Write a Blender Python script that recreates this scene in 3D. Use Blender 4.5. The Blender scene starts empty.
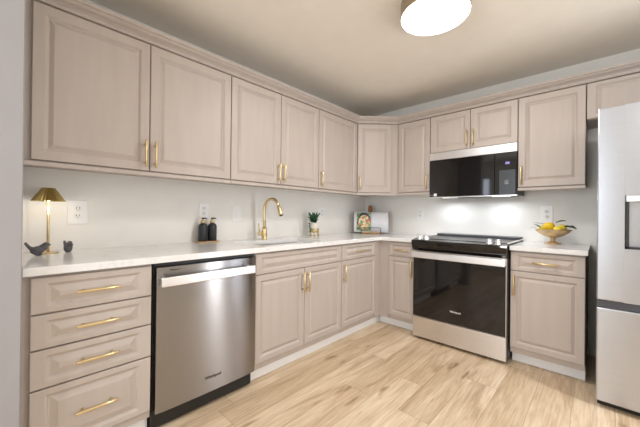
import bpy, bmesh, math, random
from math import pi, sin, cos, radians
from mathutils import Vector, Matrix

random.seed(7)
scn = bpy.context.scene
col = scn.collection

# ------------------------------------------------------------------ camera
F_PX = 299.2257
CAM = Vector((2.2887, -3.3237, 1.1354))
yw, pt, rl = radians(43.1993), radians(0.149), radians(0.6152)
fw = Vector((-sin(yw) * cos(pt), cos(yw) * cos(pt), sin(pt)))
rt = Vector((cos(yw), sin(yw), 0))
up = rt.cross(fw)
r2 = rt * cos(rl) + up * sin(rl)
u2 = -rt * sin(rl) + up * cos(rl)
cd = bpy.data.cameras.new('camera')
cam = bpy.data.objects.new('camera', cd)
col.objects.link(cam)
cd.sensor_width = 36
cd.lens = F_PX / 640 * 36
cd.clip_start = 0.02
m = Matrix((r2, u2, -fw)).transposed().to_4x4()
m.translation = CAM
cam.matrix_world = m
scn.camera = cam

# ------------------------------------------------------------------ world, lights, exposure
w = bpy.data.worlds.new('world')
scn.world = w
w.use_nodes = True
w.node_tree.nodes['Background'].inputs[0].default_value = (0.75, 0.85, 1.0, 1)
w.node_tree.nodes['Background'].inputs[1].default_value = 1.0
scn.view_settings.view_transform = 'Standard'
scn.view_settings.look = 'None'
scn.view_settings.exposure = -0.33
scn.view_settings.gamma = 1
scn.view_settings.use_curve_mapping = False


def area(name, loc, rot, sx, sy, power, color, shape='RECTANGLE'):
    l = bpy.data.lights.new(name, 'AREA')
    l.shape = shape
    l.size = sx
    if shape in ('RECTANGLE', 'ELLIPSE'):
        l.size_y = sy
    l.energy = power
    l.color = color
    o = bpy.data.objects.new(name, l)
    o.location = loc
    o.rotation_euler = rot
    col.objects.link(o)
    return o


LAMP_C = (1.55, -1.545)
# added fill light at an unseen opening behind the camera (faces +y)
area('window_daylight', (1.55, -5.16, 1.35), (radians(90), 0, 0), 1.0, 1.4, 50, (0.88, 0.94, 1.0))
# added light in the unseen right wall, makes the dishwasher streak (faces -x)
area('side_window_daylight', (3.22, -1.14, 1.22), (0, radians(90), 0), 1.7, 0.24, 24, (0.95, 0.97, 1.0))
# added area light behind the camera, mirrored as a strip in the microwave glass
area('slim_window_daylight', (0.26, -5.17, 1.40), (radians(90), 0, 0), 0.24, 1.2, 7, (0.80, 0.86, 1.0))
# disc of the flush ceiling lamp
area('ceiling_lamp_light', (LAMP_C[0], LAMP_C[1], 2.322), (0, 0, 0), 0.36, 0.36, 17.5, (1.0, 0.965, 0.935), 'DISK')
# unseen fill light added beside and above the camera
area('second_ceiling_light', (2.80, -3.05, 2.36), (0, 0, 0), 0.40, 0.40, 8, (1.0, 0.97, 0.94), 'DISK')
# cooktop lamp under the microwave
for lx in (1.16, 1.62):
    area('cooktop_light', (lx, -0.19, 1.300), (radians(-6), 0, 0), 0.16, 0.08, 1.7, (0.90, 0.94, 1.0))


# ------------------------------------------------------------------ materials
def nt(name):
    mt = bpy.data.materials.new(name)
    mt.use_nodes = True
    n = mt.node_tree
    return mt, n, n.nodes['Principled BSDF']


def noise(n, scale, detail=3, vec=None, rough=0.5):
    t = n.nodes.new('ShaderNodeTexNoise')
    t.inputs['Scale'].default_value = scale
    t.inputs['Detail'].default_value = detail
    t.inputs['Roughness'].default_value = rough
    if vec:
        n.links.new(vec, t.inputs['Vector'])
    return t


def mapping(n, scale=(1, 1, 1), out='Object', rot=(0, 0, 0)):
    c = n.nodes.new('ShaderNodeTexCoord')
    mp = n.nodes.new('ShaderNodeMapping')
    mp.inputs['Scale'].default_value = scale
    mp.inputs['Rotation'].default_value = rot
    n.links.new(c.outputs[out], mp.inputs['Vector'])
    return mp.outputs[0]


def ramp(n, fac, stops):
    r = n.nodes.new('ShaderNodeValToRGB')
    e = r.color_ramp.elements
    e[0].position, e[0].color = stops[0][0], (*stops[0][1], 1)
    e[1].position, e[1].color = stops[-1][0], (*stops[-1][1], 1)
    for p, c in stops[1:-1]:
        x = e.new(p)
        x.color = (*c, 1)
    n.links.new(fac, r.inputs[0])
    return r


def mat(name, c, rough=0.5, metal=0.0, var=0.04, scale=8, spec=0.5, coat=0.0, bump=0.0, stretch=(1, 1, 1), bscale=60):
    """plain procedural material: base colour with a slight mottle and optional bump"""
    mt, n, b = nt(name)
    v = mapping(n, stretch)
    t = noise(n, scale, 4, v)
    lo = tuple(max(0, x * (1 - var)) for x in c)
    hi = tuple(min(1, x * (1 + var)) for x in c)
    r = ramp(n, t.outputs['Fac'], [(0.3, lo), (0.7, hi)])
    n.links.new(r.outputs[0], b.inputs['Base Color'])
    b.inputs['Roughness'].default_value = rough
    b.inputs['Metallic'].default_value = metal
    b.inputs['Specular IOR Level'].default_value = spec
    b.inputs['Coat Weight'].default_value = coat
    if bump:
        t2 = noise(n, bscale, 3, v)
        bp = n.nodes.new('ShaderNodeBump')
        bp.inputs['Strength'].default_value = bump
        bp.inputs['Distance'].default_value = 0.001
        n.links.new(t2.outputs['Fac'], bp.inputs['Height'])
        n.links.new(bp.outputs[0], b.inputs['Normal'])
    return mt


def emit(name, c, s):
    mt, n, b = nt(name)
    b.inputs['Base Color'].default_value = (*c, 1)
    b.inputs['Emission Color'].default_value = (*c, 1)
    b.inputs['Emission Strength'].default_value = s
    return mt


def steel(name, c, rough, aniso=0.75, vert=False):
    mt, n, b = nt(name)
    v = mapping(n, (2, 2, 260) if not vert else (260, 260, 2))
    t = noise(n, 3, 2, v)
    r = ramp(n, t.outputs['Fac'], [(0.3, tuple(x * .96 for x in c)), (0.7, tuple(min(1, x * 1.03) for x in c))])
    n.links.new(r.outputs[0], b.inputs['Base Color'])
    b.inputs['Metallic'].default_value = 1
    b.inputs['Roughness'].default_value = rough
    b.inputs['Anisotropic'].default_value = aniso
    tg = n.nodes.new('ShaderNodeTangent')
    tg.direction_type = 'RADIAL'
    tg.axis = 'Z'
    b.inputs['Anisotropic Rotation'].default_value = 0.25
    n.links.new(tg.outputs[0], b.inputs['Tangent'])
    return mt


def floor_mat():
    mt, n, b = nt('oak_plank_floor')
    L = n.links
    N = n.nodes.new

    def M(op, a, bb=None):
        k = N('ShaderNodeMath')
        k.operation = op
        for i, q in enumerate((a, bb)):
            if q is None:
                continue
            if isinstance(q, (int, float)):
                k.inputs[i].default_value = q
            else:
                L.new(q, k.inputs[i])
        return k.outputs[0]
    co = N('ShaderNodeTexCoord')
    sp = N('ShaderNodeSeparateXYZ')
    L.new(co.outputs['Object'], sp.inputs[0])
    px = M('DIVIDE', M('ADD', sp.outputs['X'], 0.05), 0.185)
    row = M('FLOOR', px)
    wn = N('ShaderNodeTexWhiteNoise')
    wn.noise_dimensions = '1D'
    L.new(row, wn.inputs['W'])
    py = M('ADD', M('DIVIDE', sp.outputs['Y'], 1.22), M('MULTIPLY', wn.outputs['Value'], 3.7))
    cl = M('FLOOR', py)
    cb = N('ShaderNodeCombineXYZ')
    L.new(row, cb.inputs[0])
    L.new(cl, cb.inputs[1])
    w2 = N('ShaderNodeTexWhiteNoise')
    w2.noise_dimensions = '3D'
    L.new(cb.outputs[0], w2.inputs['Vector'])
    # grain vector: stretched along y, shifted per plank
    gv = N('ShaderNodeCombineXYZ')
    L.new(M('ADD', M('MULTIPLY', sp.outputs['X'], 9.0), M('MULTIPLY', w2.outputs['Value'], 37)), gv.inputs[0])
    L.new(M('ADD', M('MULTIPLY', sp.outputs['Y'], 1.1), M('MULTIPLY', w2.outputs['Value'], 91)), gv.inputs[1])
    g1 = noise(n, 1.0, 6, gv.outputs[0], 0.62)
    g1.inputs['Distortion'].default_value = 1.3
    gv2 = N('ShaderNodeCombineXYZ')
    L.new(M('ADD', M('MULTIPLY', sp.outputs['X'], 90.0), M('MULTIPLY', w2.outputs['Value'], 57)), gv2.inputs[0])
    L.new(M('MULTIPLY', sp.outputs['Y'], 5.0), gv2.inputs[1])
    g2 = noise(n, 1.0, 4, gv2.outputs[0], 0.6)
    # knots: sparse dark streaks
    gv3 = N('ShaderNodeCombineXYZ')
    L.new(M('ADD', M('MULTIPLY', sp.outputs['X'], 11.0), M('MULTIPLY', w2.outputs['Value'], 23)), gv3.inputs[0])
    L.new(M('ADD', M('MULTIPLY', sp.outputs['Y'], 2.6), M('MULTIPLY', w2.outputs['Value'], 11)), gv3.inputs[1])
    g3 = noise(n, 1.0, 2, gv3.outputs[0])
    base = ramp(n, g1.outputs['Fac'], [(0.28, (0.50, 0.37, 0.25)), (0.42, (0.71, 0.55, 0.385)), (0.55, (0.82, 0.67, 0.49)), (0.75, (0.89, 0.755, 0.585))])
    kn = ramp(n, g3.outputs['Fac'], [(0.66, (1, 1, 1)), (0.76, (0.52, 0.42, 0.34))])
    fine = ramp(n, g2.outputs['Fac'], [(0.32, (0.80, 0.76, 0.72)), (0.6, (1, 1, 1))])
    tone = ramp(n, w2.outputs['Value'], [(0.0, (0.80, 0.755, 0.69)), (0.35, (0.93, 0.90, 0.86)), (1.0, (1.0, 1.0, 1.0))])

    def mul(a, c):
        x = N('ShaderNodeMix')
        x.data_type = 'RGBA'
        x.blend_type = 'MULTIPLY'
        x.inputs[0].default_value = 1
        L.new(a, x.inputs[6])
        L.new(c, x.inputs[7])
        return x.outputs[2]
    c = mul(mul(mul(base.outputs[0], kn.outputs[0]), fine.outputs[0]), tone.outputs[0])
    # seams
    fx = M('FRACT', px)
    fy = M('FRACT', py)
    ex = M('MINIMUM', fx, M('SUBTRACT', 1.0, fx))
    ey = M('MULTIPLY', M('MINIMUM', fy, M('SUBTRACT', 1.0, fy)), 6.6)
    e = M('MINIMUM', ex, ey)
    seam = ramp(n, e, [(0.004, (0.74, 0.68, 0.62)), (0.014, (1, 1, 1))])
    c = mul(c, seam.outputs[0])
    L.new(c, b.inputs['Base Color'])
    b.inputs['Roughness'].default_value = 0.42
    b.inputs['Specular IOR Level'].default_value = 0.4
    bp = N('ShaderNodeBump')
    bp.inputs['Strength'].default_value = 0.25
    bp.inputs['Distance'].default_value = 0.001
    L.new(M('ADD', g2.outputs['Fac'], M('MULTIPLY', e, 2.0)), bp.inputs['Height'])
    L.new(bp.outputs[0], b.inputs['Normal'])
    return mt


def quartz_mat():
    mt, n, b = nt('white_quartz')
    v = mapping(n, (1, 1, 1))
    t = noise(n, 2.2, 6, v, 0.6)
    t.inputs['Distortion'].default_value = 1.5
    r = ramp(n, t.outputs['Fac'], [(0.455, (0.87, 0.865, 0.86)), (0.495, (0.80, 0.795, 0.79)), (0.53, (0.87, 0.865, 0.86))])
    n.links.new(r.outputs[0], b.inputs['Base Color'])
    b.inputs['Roughness'].default_value = 0.13
    return mt


def food_mat():
    mt, n, b = nt('food_photo_print')
    v = mapping(n, (1, 1, 1))
    t = n.nodes.new('ShaderNodeTexVoronoi')
    t.inputs['Scale'].default_value = 42
    n.links.new(v, t.inputs['Vector'])
    sx = n.nodes.new('ShaderNodeSeparateColor')
    n.links.new(t.outputs['Color'], sx.inputs[0])
    r = ramp(n, sx.outputs[0], [(0.0, (0.75, 0.55, 0.3)), (0.25, (0.72, 0.25, 0.06)), (0.45, (0.25, 0.38, 0.12)),
                                (0.6, (0.85, 0.72, 0.5)), (0.8, (0.55, 0.16, 0.08)), (1.0, (0.85, 0.6, 0.15))])
    r.color_ramp.interpolation = 'CONSTANT'
    n.links.new(r.outputs[0], b.inputs['Base Color'])
    b.inputs['Roughness'].default_value = 0.4
    return mt


M_ = {}
M_['cab'] = mat('taupe_cabinet_paint', (0.525, 0.458, 0.412), 0.42, var=0.035, scale=3, stretch=(6, 6, 0.8), bump=0.12, bscale=90)
M_['cabin'] = mat('cabinet_underside', (0.66, 0.56, 0.46), 0.5)
M_['brass'] = mat('brushed_brass', (0.74, 0.59, 0.33), 0.32, 1.0, var=0.05)
M_['lampbrass'] = mat('pleated_brass', (0.62, 0.49, 0.20), 0.36, 1.0, var=0.08)
M_['wall'] = mat('white_wall_paint', (0.885, 0.87, 0.83), 0.5, var=0.015, bump=0.1, bscale=140)
M_['jamb'] = mat('pale_grey_wall_paint', (0.37, 0.355, 0.365), 0.6, var=0.015)  # same white wall paint, darkened to offset its overbright lighting
M_['ceil'] = mat('ceiling_paint', (0.90, 0.835, 0.74), 0.8, var=0.015)
M_['trim'] = mat('white_trim_paint', (0.95, 0.95, 0.95), 0.35, var=0.005)
M_['floor'] = floor_mat()
M_['quartz'] = quartz_mat()
M_['steel'] = steel('brushed_steel', (0.345, 0.335, 0.335), 0.24, 0.97)
M_['steel_r'] = steel('range_steel', (0.72, 0.69, 0.66), 0.34, 0.6)
M_['steel_f'] = steel('fridge_steel', (0.55, 0.575, 0.625), 0.30, 0.7)
M_['steel_p'] = mat('polished_steel', (0.88, 0.88, 0.88), 0.30, 1.0, var=0.02)
M_['bglass'] = mat('black_glass', (0.006, 0.005, 0.005), 0.05, var=0.01, spec=0.6)
mt_ = M_['bglass'].node_tree.nodes['Principled BSDF']
mt_.inputs['IOR'].default_value = 1.5
M_['btop'] = mat('black_ceramic_cooktop', (0.02, 0.02, 0.022), 0.28, var=0.02, spec=0.35)
M_['black'] = mat('black_plastic', (0.012, 0.012, 0.012), 0.4, var=0.05)
M_['dgrey'] = mat('dark_grey_enamel', (0.06, 0.062, 0.07), 0.45)
M_['panel'] = mat('grey_control_panel', (0.035, 0.04, 0.048), 0.3, var=0.02)
M_['plate'] = mat('white_plastic', (0.93, 0.925, 0.92), 0.35, var=0.01)
M_['slot'] = mat('outlet_slot_dark', (0.03, 0.03, 0.03), 0.5)
M_['text_d'] = mat('dark_print', (0.04, 0.035, 0.03), 0.4)
M_['text_l'] = mat('light_print', (0.75, 0.72, 0.7), 0.4)
M_['bird'] = mat('grey_cast_stone', (0.10, 0.10, 0.11), 0.5, var=0.3, scale=30, bump=0.5)
M_['soap'] = mat('matte_black_bottle', (0.02, 0.022, 0.026), 0.35, var=0.1)
M_['wood'] = mat('light_wood', (0.55, 0.34, 0.16), 0.45, var=0.15, scale=12, stretch=(1, 1, 6))
M_['dwood'] = mat('reddish_brown_wood', (0.30, 0.11, 0.03), 0.35, var=0.2, scale=14)
M_['pot'] = mat('cream_ceramic', (0.80, 0.74, 0.66), 0.4)
M_['leaf'] = mat('deep_green_leaf', (0.02, 0.09, 0.035), 0.4, var=0.4, scale=25)
M_['leaf2'] = mat('olive_green_leaf', (0.07, 0.12, 0.05), 0.45, var=0.3, scale=25)
M_['soil'] = mat('potting_soil', (0.04, 0.025, 0.015), 0.9, var=0.3, scale=60, bump=1)
M_['lemon'] = mat('lemon_skin', (0.95, 0.62, 0.02), 0.4, var=0.08, bump=0.4, bscale=140)
M_['lemon2'] = mat('pale_lemon_skin', (0.95, 0.74, 0.08), 0.4, var=0.08, bump=0.4, bscale=140)
M_['bowl'] = mat('antique_gold', (0.66, 0.48, 0.27), 0.42, 0.6, var=0.3, scale=22, bump=0.5)
M_['paper'] = mat('white_paper', (0.83, 0.84, 0.87), 0.6, var=0.01)
M_['food'] = food_mat()
M_['green'] = mat('green_print', (0.22, 0.34, 0.17), 0.5, var=0.9, scale=28)
M_['navy'] = mat('navy_wire', (0.03, 0.03, 0.07), 0.4)
M_['ink'] = mat('pale_grey_ink', (0.62, 0.64, 0.70), 0.6)
M_['cover'] = mat('book_cover_purple', (0.32, 0.16, 0.22), 0.5, var=0.3)
M_['lens'] = emit('lit_lamp_lens', (1.0, 0.98, 0.95), 6.0)
M_['softlens'] = emit('small_lamp_lens', (0.95, 0.97, 1.0), 1.5)
M_['lampring'] = mat('brushed_nickel', (0.50, 0.43, 0.34), 0.35, 1.0, var=0.03)
M_['bulb'] = emit('warm_bulb', (1.0, 0.9, 0.7), 8.0)
M_['screen'] = emit('violet_clock_screen', (0.12, 0.10, 0.34), 0.35)
M_['screen_w'] = emit('clock_digits', (0.7, 0.65, 1.0), 0.9)
mt, n, b = nt('clear_window_glass')
b.inputs['Roughness'].default_value = 0.0
b.inputs['Transmission Weight'].default_value = 1
b.inputs['IOR'].default_value = 1.02
M_['glass'] = mt


# ------------------------------------------------------------------ mesh helpers
def bm_():
    return bmesh.new()


def merge(dst, src):
    me = bpy.data.meshes.new('tmp')
    src.to_mesh(me)
    src.free()
    dst.from_mesh(me)
    bpy.data.meshes.remove(me)


def box(bm, x0, x1, y0, y1, z0, z1, bev=0.0, seg=2, mi=0):
    t = bmesh.new()
    bmesh.ops.create_cube(t, size=1)
    for v in t.verts:
        v.co = Vector(((x0 + x1) / 2 + v.co.x * (x1 - x0), (y0 + y1) / 2 + v.co.y * (y1 - y0), (z0 + z1) / 2 + v.co.z * (z1 - z0)))
    if bev:
        bmesh.ops.bevel(t, geom=t.edges[:], offset=bev, segments=seg, profile=0.5, affect='EDGES')
    for f in t.faces:
        f.material_index = mi
    merge(bm, t)


def lathe(bm, prof, c=(0, 0, 0), seg=32, mat4=None, fn=None, mi=0):
    t = bmesh.new()
    rings = []
    for r, z in prof:
        if r < 1e-6:
            rings.append([t.verts.new((0, 0, z))])
        else:
            ring = []
            for k in range(seg):
                a = 2 * pi * k / seg
                rr = r * (fn(a, r, z) if fn else 1)
                ring.append(t.verts.new((rr * cos(a), rr * sin(a), z)))
            rings.append(ring)
    for A, B in zip(rings, rings[1:]):
        for k in range(seg):
            k2 = (k + 1) % seg
            if len(A) == 1 and len(B) == 1:
                continue
            if len(A) == 1:
                t.faces.new((A[0], B[k2], B[k]))
            elif len(B) == 1:
                t.faces.new((A[k], A[k2], B[0]))
            else:
                t.faces.new((A[k], A[k2], B[k2], B[k]))
    bmesh.ops.recalc_face_normals(t, faces=t.faces[:])
    if mat4:
        bmesh.ops.transform(t, matrix=mat4, verts=t.verts[:])
    bmesh.ops.translate(t, vec=Vector(c), verts=t.verts[:])
    for f in t.faces:
        f.smooth = True
        f.material_index = mi
    merge(bm, t)


def cyl(bm, p0, p1, r0, r1=None, seg=20, bev=0.0):
    r1 = r0 if r1 is None else r1
    p0, p1 = Vector(p0), Vector(p1)
    d = p1 - p0
    q = Vector((0, 0, 1)).rotation_difference(d.normalized()).to_matrix().to_4x4()
    h = d.length
    if bev:
        pr = [(0, 0), (r0 - bev, 0), (r0, bev), (r1, h - bev), (r1 - bev, h), (0, h)]
    else:
        pr = [(0, 0), (r0, 0), (r1, h), (0, h)]
    lathe(bm, pr, p0, seg, q)


def tube(bm, pts, r, seg=12):
    """round tube swept along a path, r a number or one per point"""
    t = bmesh.new()
    pts = [Vector(p) for p in pts]
    rs = [r] * len(pts) if isinstance(r, (int, float)) else r
    rings = []
    nrm = None
    for i, p in enumerate(pts):
        tan = (pts[min(i + 1, len(pts) - 1)] - pts[max(i - 1, 0)]).normalized()
        if nrm is None:
            nrm = tan.orthogonal().normalized()
        nrm = (nrm - tan * nrm.dot(tan)).normalized()
        bn = tan.cross(nrm)
        rings.append([t.verts.new(p + (nrm * cos(2 * pi * k / seg) + bn * sin(2 * pi * k / seg)) * rs[i]) for k in range(seg)])
    for A, B in zip(rings, rings[1:]):
        for k in range(seg):
            t.faces.new((A[k], A[(k + 1) % seg], B[(k + 1) % seg], B[k]))
    t.faces.new(rings[0][::-1])
    t.faces.new(rings[-1])
    bmesh.ops.recalc_face_normals(t, faces=t.faces[:])
    for f in t.faces:
        f.smooth = True
    merge(bm, t)


def prism(bm, pts, z0, z1, bev=0.0):
    t = bmesh.new()
    lo = [t.verts.new((x, y, z0)) for x, y in pts]
    hi = [t.verts.new((x, y, z1)) for x, y in pts]
    n_ = len(pts)
    t.faces.new(lo[::-1])
    t.faces.new(hi)
    for k in range(n_):
        t.faces.new((lo[k], lo[(k + 1) % n_], hi[(k + 1) % n_], hi[k]))
    bmesh.ops.recalc_face_normals(t, faces=t.faces[:])
    if bev:
        bmesh.ops.bevel(t, geom=t.edges[:], offset=bev, segments=2, profile=0.5, affect='EDGES')
    merge(bm, t)


def sweep(bm, path, prof):
    """sweep a closed (out, z) profile along a plan path with mitred corners; out is to the right of travel"""
    t = bmesh.new()
    P = [Vector((x, y)) for x, y in path]
    rings = []
    for i, p in enumerate(P):
        ds = []
        if i > 0:
            ds.append((P[i] - P[i - 1]).normalized())
        if i < len(P) - 1:
            ds.append((P[i + 1] - P[i]).normalized())
        ns = [Vector((d.y, -d.x)) for d in ds]
        nn = ns[0] if len(ns) == 1 else (ns[0] + ns[1]).normalized()
        k = 1 / nn.dot(ns[0])
        rings.append([t.verts.new((p.x + nn.x * o * k, p.y + nn.y * o * k, z)) for o, z in prof])
    m_ = len(prof)
    for A, B in zip(rings, rings[1:]):
        for k in range(m_):
            t.faces.new((A[k], A[(k + 1) % m_], B[(k + 1) % m_], B[k]))
    t.faces.new(rings[0])
    t.faces.new(rings[-1][::-1])
    bmesh.ops.recalc_face_normals(t, faces=t.faces[:])
    merge(bm, t)


def obj(name, bm, mats, parent=None, label=None):
    me = bpy.data.meshes.new(name)
    bm.to_mesh(me)
    bm.free()
    for mm in (mats if isinstance(mats, (list, tuple)) else [mats]):
        me.materials.append(M_[mm])
    o = bpy.data.objects.new(name, me)
    col.objects.link(o)
    if parent:
        o.parent = parent
    if label:
        o['label'] = label
    return o


def tag(o, label, cat, group=None):
    o['label'] = label
    o['category'] = cat
    if group:
        o['group'] = group
    return o


def thing(name, label, cat, loc=(0, 0, 0), rz=0.0, group=None):
    o = bpy.data.objects.new(name, None)
    o.empty_display_size = 0.1
    col.objects.link(o)
    o.location = loc
    o.rotation_euler = (0, 0, rz)
    return tag(o, label, cat, group)


def struct(name, bm, mats):
    o = obj(name, bm, mats)
    o['kind'] = 'structure'
    return o


def copy_tree(o, parent=None):
    c = o.copy()
    col.objects.link(c)
    c.parent = parent
    for ch in [k for k in bpy.data.objects if k.parent == o]:
        copy_tree(ch, c)
    return c


def text(name, s, size, m4, mt, parent, bold=0.0):
    cu = bpy.data.curves.new('txt', 'FONT')
    cu.body = s
    cu.size = size
    cu.align_x = 'CENTER'
    cu.align_y = 'CENTER'
    cu.extrude = 0.0004
    cu.offset = bold
    to = bpy.data.objects.new('txt', cu)
    col.objects.link(to)
    bpy.context.view_layer.update()
    me = bpy.data.meshes.new_from_object(to)
    bpy.data.objects.remove(to)
    bpy.data.curves.remove(cu)
    me.transform(m4)
    me.materials.clear()
    me.materials.append(M_[mt])
    o = bpy.data.objects.new(name, me)
    col.objects.link(o)
    o.parent = parent
    return o


def face_m(x, y, z):
    """text in a local frame whose front faces -y"""
    return Matrix.Translation((x, y, z)) @ Matrix.Rotation(radians(90), 4, 'X')


# ------------------------------------------------------------------ cabinet parts (local frame: x right, front faces -y, z up)
def panel_bm(x0, x1, z0, z1, yb, th=0.020, frame=0.052, base=False):
    """door or drawer front with a framed, raised centre panel; back at y=yb, front at yb-th"""
    t = bmesh.new()
    w_, h_ = x1 - x0, z1 - z0
    short = h_ < 0.30
    fr = 0.030 if short else frame
    ex = 0.024 if (short and w_ > 0.35) else (0.008 if short else 0.0)      # wider end rails on drawer fronts
    if short and w_ > 0.6:
        ex = 0.020
    sl = (0.024 if short else 0.017) if base else 0.016
    sl = min(sl, (min(w_, h_) / 2 - fr) * 0.6)
    # rings (inset, outward depth)
    R_ = [(0, 0), (0, th - 0.003), (0.003, th), (fr - 0.006, th), (fr, th - 0.004), (fr + 0.004, th - 0.009), (fr + 0.009, th - 0.010),
          (fr + 0.009 + sl, th - 0.002), (fr + 0.012 + sl, th - 0.001)]
    rings = []

    def e2(q):
        return ex if q > 0.01 else 0.0
    for ins, d in R_:
        rings.append([t.verts.new((x, yb - d, z)) for x, z in
                      ((x0 + ins + e2(ins), z0 + ins), (x1 - ins - e2(ins), z0 + ins), (x1 - ins - e2(ins), z1 - ins), (x0 + ins + e2(ins), z1 - ins))])
    for A, B in zip(rings, rings[1:]):
        for k in range(4):
            t.faces.new((A[k], A[(k + 1) % 4], B[(k + 1) % 4], B[k]))
    t.faces.new(rings[-1])
    t.faces.new(rings[0][::-1])
    bmesh.ops.recalc_face_normals(t, faces=t.faces[:])
    return t


def handle(parent, x, z, yf, vertical, L=0.155):
    t = bm_()
    h = L / 2
    so = 0.030
    if vertical:
        cyl(t, (x, yf - so, z - h), (x, yf - so, z + h), 0.0066, seg=14, bev=0.001)
        for s in (-1, 1):
            cyl(t, (x, yf + 0.0, z + s * h * 0.68), (x, yf - so, z + s * h * 0.68), 0.0048, seg=10)
    else:
        cyl(t, (x - h, yf - so, z), (x + h, yf - so, z), 0.0066, seg=14, bev=0.001)
        for s in (-1, 1):
            cyl(t, (x + s * h * 0.68, yf, z), (x + s * h * 0.68, yf - so, z), 0.0048, seg=10)
    return obj('handle', t, 'brass', parent)


TH = 0.020
G = 0.0022


def wall_cabinet(label, w_, loc, rz, zb, zt, doors, depth=0.313, rail=0.030, zbody=None, vis_handles=True):
    """doors: list of (x0, x1, handle_side)"""
    c = thing('wall_cabinet', label, 'cabinet', loc, rz, None)
    zbody = zb if zbody is None else zbody
    t = bm_()
    box(t, 0.0008, w_ - 0.0008, -depth, -0.001, zb - 0.004, zt + 0.006, 0.001, 1)
    obj('body', t, 'cab', c)
    if rail:
        t = bm_()
        # light rail: a sloped strip below the doors
        pr = [(0.0008, w_ - 0.0008)]
        a, b_ = pr[0]
        vs = [(-depth - 0.022, zb - 0.008), (-depth - 0.024, zb - rail + 0.002), (-depth - 0.020, zb - rail), (-depth + 0.0, zb - rail), (-depth + 0.0, zb - 0.0045), (-depth - 0.002, zb - 0.0045)]
        lo = [t.verts.new((a, y, z)) for y, z in vs]
        hi = [t.verts.new((b_, y, z)) for y, z in vs]
        t.faces.new(lo)
        t.faces.new(hi[::-1])
        for k in range(len(vs)):
            t.faces.new((lo[k], hi[k], hi[(k + 1) % len(vs)], lo[(k + 1) % len(vs)]))
        bmesh.ops.recalc_face_normals(t, faces=t.faces[:])
        obj('light_rail', t, 'cab', c)
    for x0, x1, side in doors:
        d = obj('door', panel_bm(x0 + G, x1 - G, zb, zt, -depth, TH), 'cab', c)
        if side:
            hx = x1 - 0.027 if side == 'r' else x0 + 0.027
            handle(d, hx, zb + 0.020 + 0.0775, -depth - TH, True)
    return c


# ------------------------------------------------------------------ room shell
H = 2.428
XR, YF = 3.25, -5.2          # right wall, wall behind the camera
t = bm_(); box(t, -0.15, XR + 0.15, YF - 0.15, 0.15, -0.12, 0.0)
struct('floor', t, 'floor')
t = bm_(); box(t, -0.15, XR + 0.15, YF - 0.15, 0.15, H, H + 0.12)
struct('ceiling', t, 'ceil')
t = bm_(); box(t, -0.15, 0.0, YF - 0.15, 0.15, 0, H)
struct('wall_left', t, 'wall')
t = bm_(); box(t, 0.0, XR + 0.15, 0.0, 0.15, 0, H)
struct('wall_back', t, 'wall')
t = bm_()
RW0, RW1, RZ0, RZ1 = -1.32, -0.98, 0.32, 2.10
box(t, XR, XR + 0.15, YF - 0.15, RW0, 0, H)
box(t, XR, XR + 0.15, RW1, 0.0, 0, H)
box(t, XR, XR + 0.15, RW0, RW1, 0, RZ0)
box(t, XR, XR + 0.15, RW0, RW1, RZ1, H)
struct('wall_right', t, 'wall')
t = bm_()
for q in ((RW0, RW0 + 0.04, RZ0, RZ1), (RW1 - 0.04, RW1, RZ0, RZ1), (RW0, RW1, RZ0, RZ0 + 0.04), (RW0, RW1, RZ1 - 0.04, RZ1)):
    box(t, XR + 0.05, XR + 0.10, q[0], q[1], q[2], q[3], 0.003, 1)
wn = struct('window_3', t, 'trim')  # unseen opening added to go with the dishwasher streak light
t = bm_(); box(t, XR + 0.072, XR + 0.078, RW0 + 0.035, RW1 - 0.035, RZ0 + 0.035, RZ1 - 0.035)
obj('pane', t, 'glass', wn)
# stub wall closing the left cabinet run; its end faces the camera side
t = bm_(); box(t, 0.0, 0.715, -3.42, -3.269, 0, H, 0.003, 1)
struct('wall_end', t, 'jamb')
# wall behind the camera with two added openings (narrow for a reflection, wide for fill)
t = bm_()
ops = [(0.10, 0.42, 0.75, 2.05), (1.0, 2.1, 0.6, 2.1)]
xs = 0.0
for a, b_, z0, z1 in ops:
    box(t, xs, a, YF - 0.15, YF, 0, H)
    box(t, a, b_, YF - 0.15, YF, 0, z0)
    box(t, a, b_, YF - 0.15, YF, z1, H)
    xs = b_
box(t, xs, XR, YF - 0.15, YF, 0, H)
struct('wall_front', t, 'wall')
for i, (a, b_, z0, z1) in enumerate(ops):
    t = bm_()
    for q in ((a, a + 0.04, z0, z1), (b_ - 0.04, b_, z0, z1), (a, b_, z0, z0 + 0.04), (a, b_, z1 - 0.04, z1), ((a + b_) / 2 - 0.012, (a + b_) / 2 + 0.012, z0, z1), (a, b_, (z0 + z1) / 2 - 0.012, (z0 + z1) / 2 + 0.012)):
        box(t, q[0], q[1], YF - 0.10, YF - 0.05, q[2], q[3], 0.003, 1)
    wn = struct('window_%d' % (i + 1), t, 'trim')  # out of view, added together with its area light
    t = bm_(); box(t, a + 0.035, b_ - 0.035, YF - 0.078, YF - 0.072, z0 + 0.035, z1 - 0.035)
    obj('pane', t, 'glass', wn)
t = bm_(); box(t, 0.0, XR, YF, YF + 0.015, 0, 0.10, 0.003, 1)
struct('baseboard_front', t, 'trim')
t = bm_(); box(t, XR - 0.015, XR, YF + 0.015, -1.0, 0, 0.10, 0.003, 1)
struct('baseboard_right', t, 'trim')
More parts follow.
